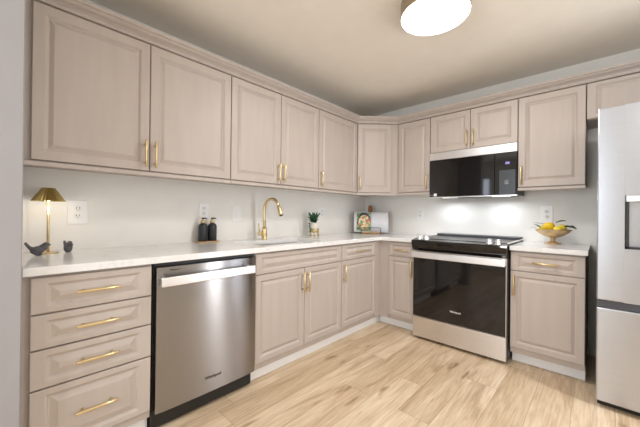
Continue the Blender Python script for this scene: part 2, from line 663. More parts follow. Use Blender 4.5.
# white toe boards under the base cabinets
t = bm_(); box(t, 0.552, 0.566, -2.172, -0.543, 0, 0.0885, 0.002, 1); struct('trim_1', t, 'trim')
t = bm_(); box(t, 0.566, 1.004, -0.543, -0.529, 0, 0.0885, 0.002, 1); struct('trim_2', t, 'trim')
t = bm_(); box(t, 1.782, 2.217, -0.543, -0.529, 0, 0.0885, 0.002, 1); struct('trim_3', t, 'trim')
t = bm_(); box(t, 0.552, 0.566, -3.267, -2.792, 0, 0.0885, 0.002, 1); struct('trim_4', t, 'trim')

# ------------------------------------------------------------------ wall cabinets
ZB, ZT = 1.382, 2.132
RA = radians(90)            # left run: front faces +x, local x -> +y


def run_a(y0, y1, label, doors, **k):
    return wall_cabinet(label, y1 - y0, (0.0, y0, 0.0), RA, ZB, ZT, doors, **k)


run_a(-3.267, -2.190, 'large two-door taupe wall cabinet above the brass lamp and the outlet', [(0.033, 0.543, 'r'), (0.543, 1.077, 'l')])
run_a(-2.188, -1.264, 'two-door taupe wall cabinet above the sink and gold faucet', [(0.0, 0.463, 'r'), (0.463, 0.924, 'l')])
run_a(-1.262, -0.652, 'single-door taupe wall cabinet above the potted plant, left of the angled corner cabinet', [(0.0, 0.608, 'l')])

# diagonal corner cabinet
c = thing('corner_wall_cabinet', 'angled corner wall cabinet with one door, above the open cookbook', 'cabinet', (0, 0, 0))
D = 0.313
t = bm_(); prism(t, [(0.001, -0.001), (0.001, -0.649), (D, -0.649), (0.649, -D), (0.649, -0.001)], ZB - 0.004, ZT + 0.006)
obj('body', t, 'cab', c)
t = bm_(); prism(t, [(0.28, -0.649), (D + 0.010, -0.649), (0.649, -D - 0.010), (0.649, -0.28)], ZB - 0.030, ZB - 0.0045)
obj('light_rail', t, 'cab', c)
LD = (0.649 - D) * math.sqrt(2)
pm = panel_bm(0.018, LD - 0.086, ZB, ZT, 0.0, TH)
md = Matrix.Translation((D, -0.649, 0)) @ Matrix.Rotation(radians(45), 4, 'Z')
bmesh.ops.transform(pm, matrix=md, verts=pm.verts[:])
dr = obj('door', pm, 'cab', c)
hh = handle(dr, 0.022 + 0.022, ZB + 0.0975, -TH, True)
hh.data.transform(md)

YB = 0.0


def run_b(x0, x1, label, doors, zb=ZB, **k):
    return wall_cabinet(label, x1 - x0, (x0, 0, 0), 0, zb, ZT, doors, **k)


run_b(0.651, 1.0125, 'single-door taupe wall cabinet between the angled corner cabinet and the microwave', [(0.003, 0.360, 'r')])
run_b(1.0135, 1.7715, 'short two-door taupe wall cabinet mounted above the microwave', [(0.0, 0.381, 'r'), (0.381, 0.757, 'l')], zb=1.768, rail=0)
run_b(1.7725, 2.2035, 'single-door taupe wall cabinet above the fruit bowl, right of the microwave', [(0.0, 0.431, 'l')])
run_b(2.2055, 3.12, 'short taupe wall cabinet over the refrigerator', [(0.0, 0.457, None), (0.457, 0.9145, None)], zb=1.868, rail=0)

# crown moulding following the fronts
t = bm_()
a = D + 0.001
sweep(t, [(a, -3.267), (a, -0.6495), (0.6495, -a), (3.12, -a)],
      [(-0.02, 0.0), (0.012, 0.0), (0.022, 0.002), (0.025, 0.008), (0.022, 0.014), (0.014, 0.016), (0.016, 0.024), (0.026, 0.032), (0.042, 0.038), (0.050, 0.044), (0.050, 0.049), (0.060, 0.052), (0.064, 0.057), (0.064, 0.068), (0.0, 0.068), (-0.02, 0.068)])
bmesh.ops.translate(t, vec=(0, 0, 2.1385), verts=t.verts[:])
tag(obj('crown_moulding', t, 'cab'), 'taupe crown moulding running along the tops of all the wall cabinets', 'moulding')

# ------------------------------------------------------------------ base cabinets
BD = 0.611     # body depth, doors 20 mm in front
CB = 0.8755    # underside of the worktop


def base_cabinet(label, w_, loc, rz, drawers, doors, depth=BD, hollow=False):
    c = thing('base_cabinet', label, 'cabinet', loc, rz)
    t = bm_()
    if hollow:
        box(t, 0.001, w_ - 0.001, -depth, -0.002, 0.089, 0.118)
        for q in ((0.001, 0.019, -depth, -0.002), (w_ - 0.019, w_ - 0.001, -depth, -0.002), (0.019, w_ - 0.019, -depth, -depth + 0.018), (0.019, w_ - 0.019, -0.020, -0.002)):
            box(t, q[0], q[1], q[2], q[3], 0.118, CB - 0.001)
    else:
        box(t, 0.001, w_ - 0.001, -depth, -0.002, 0.089, CB - 0.001, 0.001, 1)
    if True:
        obj('body', t, 'cab', c)
    for x0, x1, z0, z1, hs in drawers:
        d = obj('drawer', panel_bm(x0 + G, x1 - G, z0 + G, z1 - G, -depth, TH, 0.04, True), 'cab', c)
        if hs:
            handle(d, (x0 + x1) / 2, (z0 + z1) / 2, -depth - TH, False, hs)
    for x0, x1, z0, z1, side in doors:
        d = obj('door', panel_bm(x0 + G, x1 - G, z0 + G, z1 - G, -depth, TH, 0.044, True), 'cab', c)
        if side:
            hx = x1 - 0.026 if side == 'r' else x0 + 0.026
            handle(d, hx, z1 - 0.030 - 0.0775, -depth - TH, True)
    return c


DT, DS, DBm = 0.866, 0.725, 0.131
base_cabinet('four-drawer taupe base cabinet left of the dishwasher', 0.473, (0, -3.267, 0), RA,
             [(0.023, 0.470, 0.715, 0.866, 0.155), (0.023, 0.470, 0.570, 0.713, 0.155), (0.023, 0.470, 0.408, 0.568, 0.155), (0.023, 0.470, DBm, 0.406, 0.155)], [])
base_cabinet('taupe sink base cabinet with two doors, right of the dishwasher', 0.902, (0, -2.1725, 0), RA,
             [(0.0, 0.902, DS, DT, None)], [(0.0, 0.451, DBm, DS, 'r'), (0.451, 0.902, DBm, DS, 'l')], hollow=True)
base_cabinet('narrow taupe base cabinet with drawer and door, between sink cabinet and corner', 0.55, (0, -1.269, 0), RA,
             [(0.0, 0.550, DS, DT, 0.155)], [(0.0, 0.550, DBm, DS, 'l')])
# corner filler
c = thing('corner_filler', 'plain taupe filler post in the inner corner of the base cabinets', 'filler', (0, 0, 0))
t = bm_()
prism(t, [(0.002, -0.717), (0.613, -0.717), (0.613, -0.613), (0.717, -0.613), (0.717, -0.002), (0.002, -0.002)], 0.089, CB - 0.001)
obj('body', t, 'cab', c)
base_cabinet('narrow taupe base cabinet with drawer and door, left of the range', 0.287, (0.719, 0, 0), 0,
             [(0.0, 0.283, DS, DT, 0.135)], [(0.0, 0.283, DBm, DS, 'r')])
base_cabinet('taupe base cabinet under the fruit bowl, between range and refrigerator', 0.437, (1.780, 0, 0), 0,
             [(0.0, 0.437, DS - 0.004, DT, 0.155)], [(0.0, 0.437, DBm, DS - 0.004, 'l')])

# ------------------------------------------------------------------ worktops
ZC0, ZC1 = 0.876, 0.910
SX0, SX1, SY0, SY1 = 0.19, 0.555, -2.07, -1.40
t = bm_()
xs = [0.002, SX0, SX1, 0.648]
ys = [-3.266, SY0, SY1, -0.655, -0.002]
V = {}


def vv(x, y, z):
    k = (round(x, 4), round(y, 4), round(z, 4))
    if k not in V:
        V[k] = t.verts.new((x, y, z))
    return V[k]


cells = []
xx = xs + [1.007]
for i in range(4):
    for j in range(4):
        if i == 3 and j != 3:
            continue
        if i == 1 and j == 1:
            continue
        cells.append((xx[i], xx[i + 1], ys[j], ys[j + 1]))
for z in (ZC0, ZC1):
    for x0, x1, y0, y1 in cells:
        t.faces.new([vv(x0, y0, z), vv(x1, y0, z), vv(x1, y1, z), vv(x0, y1, z)])
cnt = {}
for x0, x1, y0, y1 in cells:
    for e in (((x0, y0), (x1, y0)), ((x1, y0), (x1, y1)), ((x0, y1), (x1, y1)), ((x0, y0), (x0, y1))):
        cnt[e] = cnt.get(e, 0) + 1
for e, k in cnt.items():
    if k == 1:
        (a0, b0), (a1, b1) = e
        t.faces.new([vv(a0, b0, ZC0), vv(a1, b1, ZC0), vv(a1, b1, ZC1), vv(a0, b0, ZC1)])
bmesh.ops.recalc_face_normals(t, faces=t.faces[:])
ed = [e for e in t.edges if len(e.link_faces) == 2 and e.link_faces[0].normal.dot(e.link_faces[1].normal) < 0.5]
bmesh.ops.bevel(t, geom=ed, offset=0.003, segments=2, profile=0.5, affect='EDGES')
tag(obj('worktop', t, 'quartz'), 'long L-shaped white quartz worktop over the dishwasher, sink and corner', 'worktop')
t = bm_(); box(t, 1.778, 2.229, -0.655, -0.002, ZC0, ZC1, 0.003)
tag(obj('worktop', t, 'quartz'), 'short white quartz worktop under the fruit bowl, right of the range', 'worktop')

# ------------------------------------------------------------------ sink and faucet
c = thing('sink', 'undermount stainless steel sink basin in the long worktop', 'sink', ((SX0 + SX1) / 2, (SY0 + SY1) / 2, 0.69))
t = bm_()
cx_, cy_ = (SX0 + SX1) / 2, (SY0 + SY1) / 2


def rr(hx, hy, z, r=0.03, nseg=5):
    out = []
    for sx, sy, a0 in ((1, 1, 0), (-1, 1, 90), (-1, -1, 180), (1, -1, 270)):
        for k in range(nseg + 1):
            a = radians(a0 + 90 * k / nseg)
            out.append(t.verts.new((sx * (hx - r) + r * cos(a), sy * (hy - r) + r * sin(a), z)))
    return out


hx, hy = (SX1 - SX0) / 2, (SY1 - SY0) / 2
z_ = 0.875 - 0.69
rings = [rr(hx + 0.012, hy + 0.012, z_), rr(hx - 0.001, hy - 0.001, z_), rr(hx - 0.006, hy - 0.006, 0.02), rr(hx - 0.03, hy - 0.03, 0.004), rr(0.05, 0.05, 0.0, 0.04)]
for A, B in zip(rings, rings[1:]):
    n_ = len(A)
    for k in range(n_):
        f = t.faces.new((A[k], A[(k + 1) % n_], B[(k + 1) % n_], B[k]))
t.faces.new(rings[-1])
bmesh.ops.recalc_face_normals(t, faces=t.faces[:])
bmesh.ops.reverse_faces(t, faces=t.faces[:])
o = obj('basin', t, 'steel_p', c)
md_ = o.modifiers.new('thick', 'SOLIDIFY'); md_.thickness = 0.002; md_.offset = -1
t = bm_(); lathe(t, [(0, 0.002), (0.02, 0.002), (0.03, 0.004), (0.042, 0.006), (0.044, 0.002)], (0, 0, 0.0))
obj('drain', t, 'steel_p', c)

FX, FY = 0.125, -1.735
c = thing('kitchen_faucet', 'tall gold gooseneck kitchen faucet behind the sink', 'faucet', (FX, FY, ZC1))
t = bm_()
lathe(t, [(0, 0), (0.028, 0), (0.029, 0.004), (0.026, 0.008), (0.0235, 0.010), (0.0235, 0.090), (0.0225, 0.094), (0.016, 0.100), (0.0, 0.1)])
obj('base', t, 'brass', c)
pts = [(0, 0, 0.098), (0, 0, 0.18), (0, 0, 0.265)]
R0 = 0.088
dx_, dy_ = cos(radians(6)), sin(radians(6))
for k in range(1, 15):
    a = pi * k / 14 * 0.90
    pts.append(((R0 - R0 * cos(a)) * dx_, (R0 - R0 * cos(a)) * dy_, 0.265 + R0 * sin(a)))
t = bm_(); tube(t, pts, 0.0135, 16)
obj('spout', t, 'brass', c)
p = Vector(pts[-1]); d = (Vector(pts[-1]) - Vector(pts[-2])).normalized()
t = bm_()
tube(t, [p, p + d * 0.012, p + d * 0.02, p + d * 0.075, p + d * 0.085], [0.0140, 0.0145, 0.0165, 0.0195, 0.0185], 18)
sh = obj('spray_head', t, 'brass', c)
t = bm_(); tube(t, [p + d * 0.0852, p + d * 0.0900], [0.0165, 0.0160], 18)
obj('nozzle', t, 'black', sh)
t = bm_()
cyl(t, (0, -0.02, 0.052), (0, -0.062, 0.052), 0.0165, 0.0165, 18, 0.002)
tube(t, [(0, -0.052, 0.066), (0.0, -0.055, 0.10), (0.002, -0.060, 0.142)], [0.0065, 0.0055, 0.0048], 10)
obj('lever', t, 'brass', c)

# ------------------------------------------------------------------ dishwasher
c = thing('dishwasher', 'stainless steel dishwasher between the drawer cabinet and the sink cabinet', 'dishwasher', (0, -2.7905, 0), RA)
W = 0.614
t = bm_(); box(t, 0.006, W - 0.006, -0.60, -0.05, 0.012, 0.868)
obj('body', t, 'black', c)
t = bm_()
# gently bowed door skin
N_ = 20
DZ0, DZ1 = 0.105, 0.852
sec = []
for k in range(N_ + 1):
    x = 0.012 + (W - 0.016) * k / N_
    e_ = 1 - abs(2 * k / N_ - 1) ** 10
    sec.append((x, -0.640 - 0.006 * (1 - (2 * k / N_ - 1) ** 2) - 0.004 * e_))
sec = [(0.012, -0.602)] + sec + [(W - 0.004, -0.602)]
prism(t, sec, DZ0, DZ1)
for f in t.faces:
    if abs(f.normal.z) < 0.5:
        f.smooth = True
me_edges = [e for e in t.edges if len(e.link_faces) == 2 and e.link_faces[0].normal.angle(e.link_faces[1].normal, 0) > 0.6]
for e in me_edges:
    e.smooth = False
dd = obj('door', t, 'steel', c)
t = bm_()
# flat wide bar handle with end posts
hz0, hz1 = 0.760, 0.808
box(t, 0.018, W - 0.072 + 0.03, -0.700, -0.688, hz0, hz1, 0.004, 3)
for x in (0.018, W - 0.072):
    box(t, x, x + 0.03, -0.690, -0.644, hz0 + 0.004, hz1 - 0.004, 0.003, 2)
obj('handle', t, 'steel_p', dd)
text('badge', 'Whirlpool', 0.024, face_m(W * 0.52, -0.6515, 0.190), 'text_d', dd, 0.0003)
text('control_label', 'Whirlpool  quiet', 0.012, face_m(0.115, -0.6475, 0.835), 'text_d', dd, 0.0002)
t = bm_(); box(t, 0.012, W - 0.004, -0.615, -0.601, 0.858, 0.868)
obj('top_strip', t, 'black', c)
t = bm_(); box(t, 0.004, W - 0.004, -0.565, -0.545, 0.004, 0.102)
obj('kick_plate', t, 'black', c)

# ------------------------------------------------------------------ range
X0, X1 = 1.0105, 1.7715
XM = (X0 + X1) / 2
c = thing('range', 'slide-in range with black glass oven door and stainless drawer', 'range', (XM, 0, 0))
hw = (X1 - X0) / 2
t = bm_(); box(t, -hw, hw, -0.655, -0.03, 0.03, 0.895, 0.002, 1)
obj('body', t, 'dgrey', c)
for sx in (-1, 1):
    for y in (-0.60, -0.10):
        t = bm_(); cyl(t, (sx * (hw - 0.05), y, 0.0), (sx * (hw - 0.05), y, 0.031), 0.02)
        obj('foot', t, 'black', c)
# oven door
t = bm_(); box(t, -hw + 0.003, hw - 0.003, -0.690, -0.657, 0.210, 0.812, 0.003, 2)
od = obj('oven_door', t, 'steel_r', c)
t = bm_(); box(t, -hw + 0.008, hw - 0.008, -0.695, -0.6905, 0.214, 0.756, 0.0015, 1)
obj('door_glass', t, 'bglass', od)
t = bm_()
box(t, -hw + 0.006, hw - 0.006, -0.742, -0.726, 0.752, 0.808, 0.005, 3)
for sx in (-1, 1):
    box(t, sx * (hw - 0.026) - 0.016, sx * (hw - 0.026) + 0.016, -0.728, -0.691, 0.757, 0.803, 0.003, 2)
obj('handle', t, 'steel_p', od)
text('badge', 'Whirlpool', 0.021, face_m(0.005, -0.6955, 0.318), 'text_l', od, 0.0004)
t = bm_(); box(t, -hw + 0.003, hw - 0.003, -0.690, -0.657, 0.025, 0.206, 0.003, 2)
obj('warming_drawer', t, 'steel_r', c)
# control panel: black glass wedge leaning back
t = bm_()
vs = [(-0.697, 0.818), (-0.718, 0.868), (-0.722, 0.896), (-0.714, 0.909), (-0.640, 0.921), (-0.640, 0.818)]
lo = [t.verts.new((-hw - 0.0, y, z)) for y, z in vs]
hi = [t.verts.new((hw, y, z)) for y, z in vs]
t.faces.new(lo); t.faces.new(hi[::-1])
for k in range(len(vs)):
    t.faces.new((lo[k], hi[k], hi[(k + 1) % len(vs)], lo[(k + 1) % len(vs)]))
bmesh.ops.recalc_face_normals(t, faces=t.faces[:])
cp = obj('control_panel', t, 'bglass', c)
# silver knobs standing on the sloped top of the panel
for kx in (-hw + 0.065, -hw + 0.125, hw - 0.125, hw - 0.060):
    t = bm_()
    q = Matrix.Rotation(radians(16), 4, 'X')
    lathe(t, [(0, 0), (0.025, 0), (0.025, 0.007), (0.0205, 0.011), (0.019, 0.034), (0.016, 0.038), (0, 0.038)], (kx, -0.682, 0.9165), 24, q)
    box(t, kx - 0.003, kx + 0.003, -0.708, -0.674, 0.948, 0.958, 0.001, 1)
    obj('knob', t, 'steel_p', cp)
# glass cooktop with steel side trims and raised rear vent
t = bm_(); box(t, -hw + 0.003, hw - 0.003, -0.639, -0.145, 0.896, 0.925, 0.003, 2)
obj('cooktop', t, 'btop', c)
for sx, bx, by, br in ((1, -0.19, -0.50, 0.10), (1, 0.19, -0.50, 0.115), (1, -0.19, -0.24, 0.075), (1, 0.19, -0.24, 0.075)):
    t = bm_()
    lathe(t, [(br - 0.003, 0.9252), (br - 0.003, 0.9256), (br, 0.9256), (br, 0.9252)], (bx, by, 0), 48)
    obj('burner_ring', t, 'panel', c)
t = bm_(); box(t, -hw + 0.003, hw - 0.003, -0.144, -0.032, 0.896, 0.947, 0.008, 3)
obj('rear_vent', t, 'dgrey', c)
for sx in (-1, 1):
    t = bm_()
    box(t, sx * (hw - 0.004) - 0.004, sx * (hw - 0.004) + 0.004 + 0.0, -0.639, -0.032, 0.9385 - 0.017, 0.930, 0.0008, 1)
    obj('side_trim', t, 'steel_p', c)

# ------------------------------------------------------------------ microwave
c = thing('microwave', 'black over-the-range microwave with stainless top strip', 'microwave', (1.3945, 0, 1.310))
hw = 0.3765
MH = 1.761 - 1.310
t = bm_(); box(t, -hw, hw, -0.325, -0.003, 0.012, MH, 0.002, 1)
obj('body', t, 'dgrey', c)
t = bm_(); box(t, -hw, hw, -0.354, -0.3255, MH - 0.074, MH, 0.003, 2)
obj('top_vent_strip', t, 'steel_p', c)
t = bm_(); box(t, -hw, hw, -0.352, -0.3255, 0.0, 0.0115, 0.002, 1)
obj('bottom_rail', t, 'steel_p', c)
t = bm_(); box(t, -hw, 0.208, -0.352, -0.3255, 0.0125, MH - 0.0745, 0.002, 1)
d = obj('door', t, 'bglass', c)
t = bm_(); box(t, -hw + 0.045, -hw + 0.075, -0.3532, -0.3523, 0.018, 0.045)
obj('sticker', t, 'plate', d)
text('sticker_print', 'Whirlpool', 0.009, face_m(-hw + 0.022, -0.3525, 0.028), 'text_l', d)
t = bm_(); box(t, 0.2095, hw, -0.352, -0.3255, 0.0125, MH - 0.0745, 0.002, 1)
p_ = obj('control_panel', t, 'bglass', c)
t = bm_(); box(t, 0.245, hw - 0.012, -0.3532, -0.3523, 0.016, 0.225)
k_ = obj('keypad', t, 'panel', p_)
text('keypad_print', '1 2 3\n4 5 6\n7 8 9', 0.014, face_m(0.300, -0.3536, 0.12), 'text_l', k_)
t = bm_(); box(t, 0.288, 0.324, -0.3532, -0.3523, 0.272, 0.296)
s_ = obj('clock_display', t, 'screen', p_)
text('clock_digits', '2:06', 0.014, face_m(0.306, -0.3536, 0.284), 'screen_w', s_)
for lx in (-0.2345, 0.2255):
    t = bm_(); box(t, lx - 0.07, lx + 0.07, -0.225, -0.155, 0.006, 0.0115)
    obj('cooktop_lamp_lens', t, 'softlens', c)

# ------------------------------------------------------------------ refrigerator
RX0 = 2.272
RW = 0.908
c = thing('refrigerator', 'tall stainless steel french door refrigerator at the right edge', 'refrigerator', (RX0, 0, 0))
t = bm_(); box(t, 0.003, RW - 0.003, -0.800, -0.03, 0.03, 1.765, 0.003, 1)
obj('body', t, 'dgrey', c)
FYF = -0.879


def fdoor(name, x0, x1, z0, z1, hole=None):
    t = bm_()
    y0, y1 = FYF, -0.803
    if not hole:
        box(t, x0, x1, y0, y1, z0, z1, 0.008, 3)
    else:
        a, b2, zz0, zz1 = hole
        box(t, x0, a, y0, y1, z0, z1, 0.006, 2)
        box(t, b2, x1, y0, y1, z0, z1, 0.006, 2)
        box(t, a - 0.006, b2 + 0.006, y0 + 0.0004, y1, z0, zz0)
        box(t, a - 0.006, b2 + 0.006, y0 + 0.0004, y1, zz1, z1)
        box(t, a - 0.006, b2 + 0.006, y1 - 0.012, y1, zz0, zz1)
    return obj(name, t, 'steel_f', c)


HO = (0.120, 0.370, 0.955, 1.262)
d = fdoor('door', 0.0, 0.452, 0.646, 1.785, HO)
t = bm_()
box(t, HO[0] + 0.001, HO[1] - 0.001, FYF - 0.003, FYF + 0.050, HO[3] - 0.036, HO[3] - 0.001, 0.002, 1)
ds = obj('dispenser_trim', t, 'steel_p', d)
t = bm_()
box(t, HO[0] + 0.001, HO[0] + 0.014, FYF - 0.002, FYF + 0.060, HO[2] + 0.001, HO[3] - 0.037)
box(t, HO[1] - 0.014, HO[1] - 0.001, FYF - 0.002, FYF + 0.060, HO[2] + 0.001, HO[3] - 0.037)
box(t, HO[0] + 0.001, HO[1] - 0.001, FYF - 0.002, FYF + 0.060, HO[2] + 0.001, HO[2] + 0.012)
obj('dispenser_surround', t, 'black', d)
t = bm_(); box(t, HO[0] + 0.015, HO[1] - 0.015, FYF + 0.054, FYF + 0.0605, HO[2] + 0.013, HO[3] - 0.037)
obj('dispenser_recess', t, 'steel_f', d)
t = bm_(); cyl(t, (0.43, FYF - 0.055, 0.80), (0.43, FYF - 0.055, 1.62), 0.011); [cyl(t, (0.43, FYF, z), (0.43, FYF - 0.055, z), 0.009) for z in (0.84, 1.58)]
obj('handle', t, 'steel_p', d)
d = fdoor('door', 0.456, RW, 0.646, 1.785)
t = bm_(); cyl(t, (0.478, FYF - 0.055, 0.80), (0.478, FYF - 0.055, 1.62), 0.011); [cyl(t, (0.478, FYF, z), (0.478, FYF - 0.055, z), 0.009) for z in (0.84, 1.58)]
obj('handle', t, 'steel_p', d)
d = fdoor('freezer_drawer', 0.0, RW, 0.045, 0.600)
t = bm_(); cyl(t, (0.2, FYF - 0.05, 0.555), (0.75, FYF - 0.05, 0.555), 0.011); [cyl(t, (x, FYF, 0.555), (x, FYF - 0.05, 0.555), 0.009) for x in (0.24, 0.71)]
obj('handle', t, 'steel_p', d)
t = bm_(); box(t, 0.002, RW - 0.002, -0.862, -0.801, 0.6012, 0.6448)
obj('divider_strip', t, 'dgrey', c)
t = bm_(); box(t, 0.006, RW - 0.006, -0.822, -0.801, 0.004, 0.042)
obj('base_grille', t, 'black', c)

# ------------------------------------------------------------------ ceiling lamp
c = thing('ceiling_lamp', 'round white glowing flush ceiling lamp', 'lamp', (LAMP_C[0], LAMP_C[1], H))
t = bm_(); lathe(t, [(0, -0.0005), (0.192, -0.0005), (0.198, -0.004), (0.198, -0.088), (0.1975, -0.090), (0.1955, -0.090), (0.1955, -0.084), (0.0, -0.084)], seg=64)
obj('rim', t, 'lampring' if 'lampring' in M_ else 'brass', c)
t = bm_(); lathe(t, [(0, -0.1005), (0.12, -0.100), (0.178, -0.098), (0.1945, -0.092), (0.195, -0.0845), (0.0, -0.0845)], seg=64)
obj('diffuser', t, 'lens', c)


# ------------------------------------------------------------------ outlets and switches
def outlet(name, label, w_, h_, loc, rz, kind):
    c = thing(name, label, 'outlet' if 'outlet' in name else 'switch', loc, rz)
    t = bm_(); box(t, -w_ / 2, w_ / 2, -0.006, -0.0005, -h_ / 2, h_ / 2, 0.002, 2)
    obj('cover_plate', t, 'plate', c)
    gangs = {'duplex': [0], 'switch': [0], 'double': [-0.023, 0.023]}[kind]
    for gx in gangs:
        if kind == 'switch' or (kind == 'double' and gx > 0 and False):
            t = bm_(); box(t, gx - 0.016, gx + 0.016, -0.009, -0.0062, -0.032, 0.032, 0.001, 1)
            obj('rocker', t, 'plate', c)
            continue
        for s in (-1, 1):
            t = bm_()
            lathe(t, [(0, 0), (0.0165, 0), (0.0165, 0.0022), (0.0155, 0.003), (0, 0.003)], (gx, -0.0062, s * 0.0215), 20, Matrix.Rotation(radians(90), 4, 'X'))
            r_ = obj('receptacle', t, 'plate', c)
            t = bm_()
            for q in (-1, 1):
                box(t, gx + q * 0.0065 - 0.0014, gx + q * 0.0065 + 0.0014, -0.0098, -0.0093, s * 0.0215 - 0.002, s * 0.0215 + 0.008)
            lathe(t, [(0, 0), (0.0026, 0), (0.0026, 0.0004), (0, 0.0004)], (gx, -0.0094, s * 0.0215 - 0.008), 12, Matrix.Rotation(radians(90), 4, 'X'))
            obj('socket_holes', t, 'slot', r_)
    return c


outlet('outlet', 'white duplex outlet plate on the wall right of the brass lamp', 0.096, 0.142, (0, -3.010, 1.132), RA, 'duplex')
outlet('outlet', 'white outlet plate on the wall behind the two black soap bottles', 0.076, 0.122, (0, -2.230, 1.152), RA, 'duplex')
outlet('light_switch', 'white switch plate on the wall between soap bottles and gold faucet', 0.086, 0.140, (0, -1.937, 1.132), RA, 'switch')
outlet('outlet', 'white outlet plate on the wall just right of the potted plant', 0.080, 0.125, (0, -0.860, 1.150), RA, 'duplex')
outlet('outlet', 'white outlet plate on the wall left of the range', 0.080, 0.135, (0.765, 0, 1.155), 0, 'duplex')
outlet('outlet', 'white outlet plate on the wall behind the fruit bowl', 0.090, 0.150, (1.935, 0, 1.158), 0, 'duplex')

# ------------------------------------------------------------------ table lamp
c = thing('table_lamp', 'small brass table lamp with a pleated shade on the left worktop end', 'lamp', (0.115, -3.150, ZC1))
t = bm_(); lathe(t, [(0, 0), (0.046, 0), (0.047, 0.003), (0.044, 0.006), (0.010, 0.008), (0.0, 0.008)])
obj('base', t, 'brass', c)
t = bm_(); cyl(t, (0, 0, 0.006), (0, 0, 0.272), 0.0062)
obj('pole', t, 'brass', c)
t = bm_()


def pleat(a, r, z):
    return 1 + 0.06 * (1 if int(round(a / (2 * pi) * 56)) % 2 else -1)


lathe(t, [(0.0255, 0.352), (0.068, 0.280), (0.0665, 0.2795), (0.024, 0.351), (0.0255, 0.352)], seg=56, fn=pleat)
for f in t.faces:
    f.smooth = False
t2 = bm_()
sh = obj('lamp_shade', t, 'lampbrass', c)
t = bm_(); lathe(t, [(0, 0.3495), (0.0235, 0.3495), (0.0235, 0.3505), (0, 0.3505)])
obj('shade_cap', t, 'lampbrass', sh)
t = bm_(); lathe(t, [(0, 0.2795), (0.008, 0.281), (0.012, 0.291), (0.010, 0.304), (0, 0.309)])
obj('bulb', t, 'bulb', c)
pl = bpy.data.lights.new('table_lamp_light', 'POINT')
pl.energy = 0.7; pl.color = (1.0, 0.93, 0.82); pl.shadow_soft_size = 0.02
po = bpy.data.objects.new('table_lamp_light', pl); col.objects.link(po)
po.location = (0.115, -3.150, ZC1 + 0.262)
po.location.x += 0.022


# ------------------------------------------------------------------ bird figurines (spheres of influence skinned into one surface)
def blob(name, parts, mt, parent, vox=0.0022):
    """one continuous surface from overlapping ellipsoids and tapered tubes"""
    t = bm_()
    for q in parts:
        if q[0] == 'e':
            _, cc, ss, rot = q
            t2 = bmesh.new()
            bmesh.ops.create_uvsphere(t2, u_segments=24, v_segments=16, radius=1)
            mm = Matrix.Translation(cc) @ Matrix.Rotation(radians(rot), 4, 'X') @ Matrix.Diagonal((*ss, 1))
            bmesh.ops.transform(t2, matrix=mm, verts=t2.verts[:])
            merge(t, t2)
        else:
            tube(t, q[1], q[2], 12)
    o = obj(name, t, mt, parent)
    rm = o.modifiers.new('r', 'REMESH'); rm.mode = 'VOXEL'; rm.voxel_size = vox; rm.use_smooth_shade = True
    sm = o.modifiers.new('s', 'SMOOTH'); sm.factor = 0.6; sm.iterations = 5
    return o


# local +y is the way the bird looks
b1 = blob('bird_figurine', [
    ('e', (0, 0.0, 0.027), (0.019, 0.030, 0.0215), 12),
    ('e', (0, 0.020, 0.040), (0.015, 0.018, 0.018), 0),
    ('e', (0, 0.030, 0.053), (0.0135, 0.0145, 0.0135), 0),
    ('t', [(0, 0.038, 0.054), (0, 0.048, 0.052), (0, 0.053, 0.0505)], [0.007, 0.0035, 0.0012]),
    ('t', [(0, -0.015, 0.030), (0, -0.032, 0.044), (0, -0.043, 0.060), (0, -0.047, 0.069)], [0.014, 0.008, 0.0065, 0.006]),
    ('e', (0, 0.002, 0.006), (0.012, 0.016, 0.0066), 0)], 'bird', None)
b1.location = (0.200, -3.195, ZC1)
tag(b1, 'small dark grey bird figurine with raised tail in front of the brass lamp', 'figurine')
b2 = blob('bird_figurine', [
    ('e', (0, 0.0, 0.022), (0.0165, 0.020, 0.0215), 0),
    ('e', (0, 0.012, 0.036), (0.0125, 0.013, 0.013), 0),
    ('t', [(0, 0.022, 0.037), (0, 0.031, 0.035)], [0.0045, 0.001]),
    ('t', [(0.004, -0.008, 0.030), (0.006, -0.014, 0.048), (0.006, -0.016, 0.058)], [0.009, 0.006, 0.0045]),
    ('e', (-0.003, 0.006, 0.046), (0.0105, 0.011, 0.010), 0),
    ('e', (0, 0.0, 0.005), (0.012, 0.015, 0.006), 0)], 'bird', None)
b2.location = (0.130, -3.068, ZC1)
b2.scale = (1.12, 1.12, 1.12)
b2.rotation_euler = (0, 0, radians(-60))
tag(b2, 'smaller rounded dark grey bird figurine between lamp and outlet', 'figurine')

# ------------------------------------------------------------------ soap bottles on a tray
t = bm_(); box(t, -0.042, 0.042, -0.085, 0.085, 0, 0.009, 0.003, 2)
o = obj('soap_tray', t, 'wood'); o.location = (0.060, -2.224, ZC1)
tag(o, 'slim light wood tray under the two black soap bottles', 'tray')


def soap(y, label):
    c = thing('soap_dispenser', label, 'soap dispenser', (0.060, y, ZC1 + 0.0092), 0, 'black soap bottles on the tray')
    c.scale = (0.92, 0.92, 0.95)
    t = bm_()
    lathe(t, [(0, 0), (0.034, 0), (0.0365, 0.004), (0.0365, 0.115), (0.034, 0.128), (0.026, 0.139), (0.0155, 0.144), (0, 0.144)], seg=32)
    obj('bottle', t, 'soap', c)
    t = bm_(); lathe(t, [(0, 0.1442), (0.020, 0.1442), (0.020, 0.164), (0.012, 0.168), (0.010, 0.171), (0.010, 0.180), (0, 0.180)])
    obj('pump_collar', t, 'brass', c)
    t = bm_()
    lathe(t, [(0, 0.1802), (0.011, 0.1802), (0.012, 0.183), (0.012, 0.190), (0, 0.191)])
    tube(t, [(0, 0, 0.185), (0.004, 0.018, 0.186), (0.006, 0.030, 0.182)], [0.006, 0.005, 0.004], 10)
    obj('pump_nozzle', t, 'black', c)
    return c


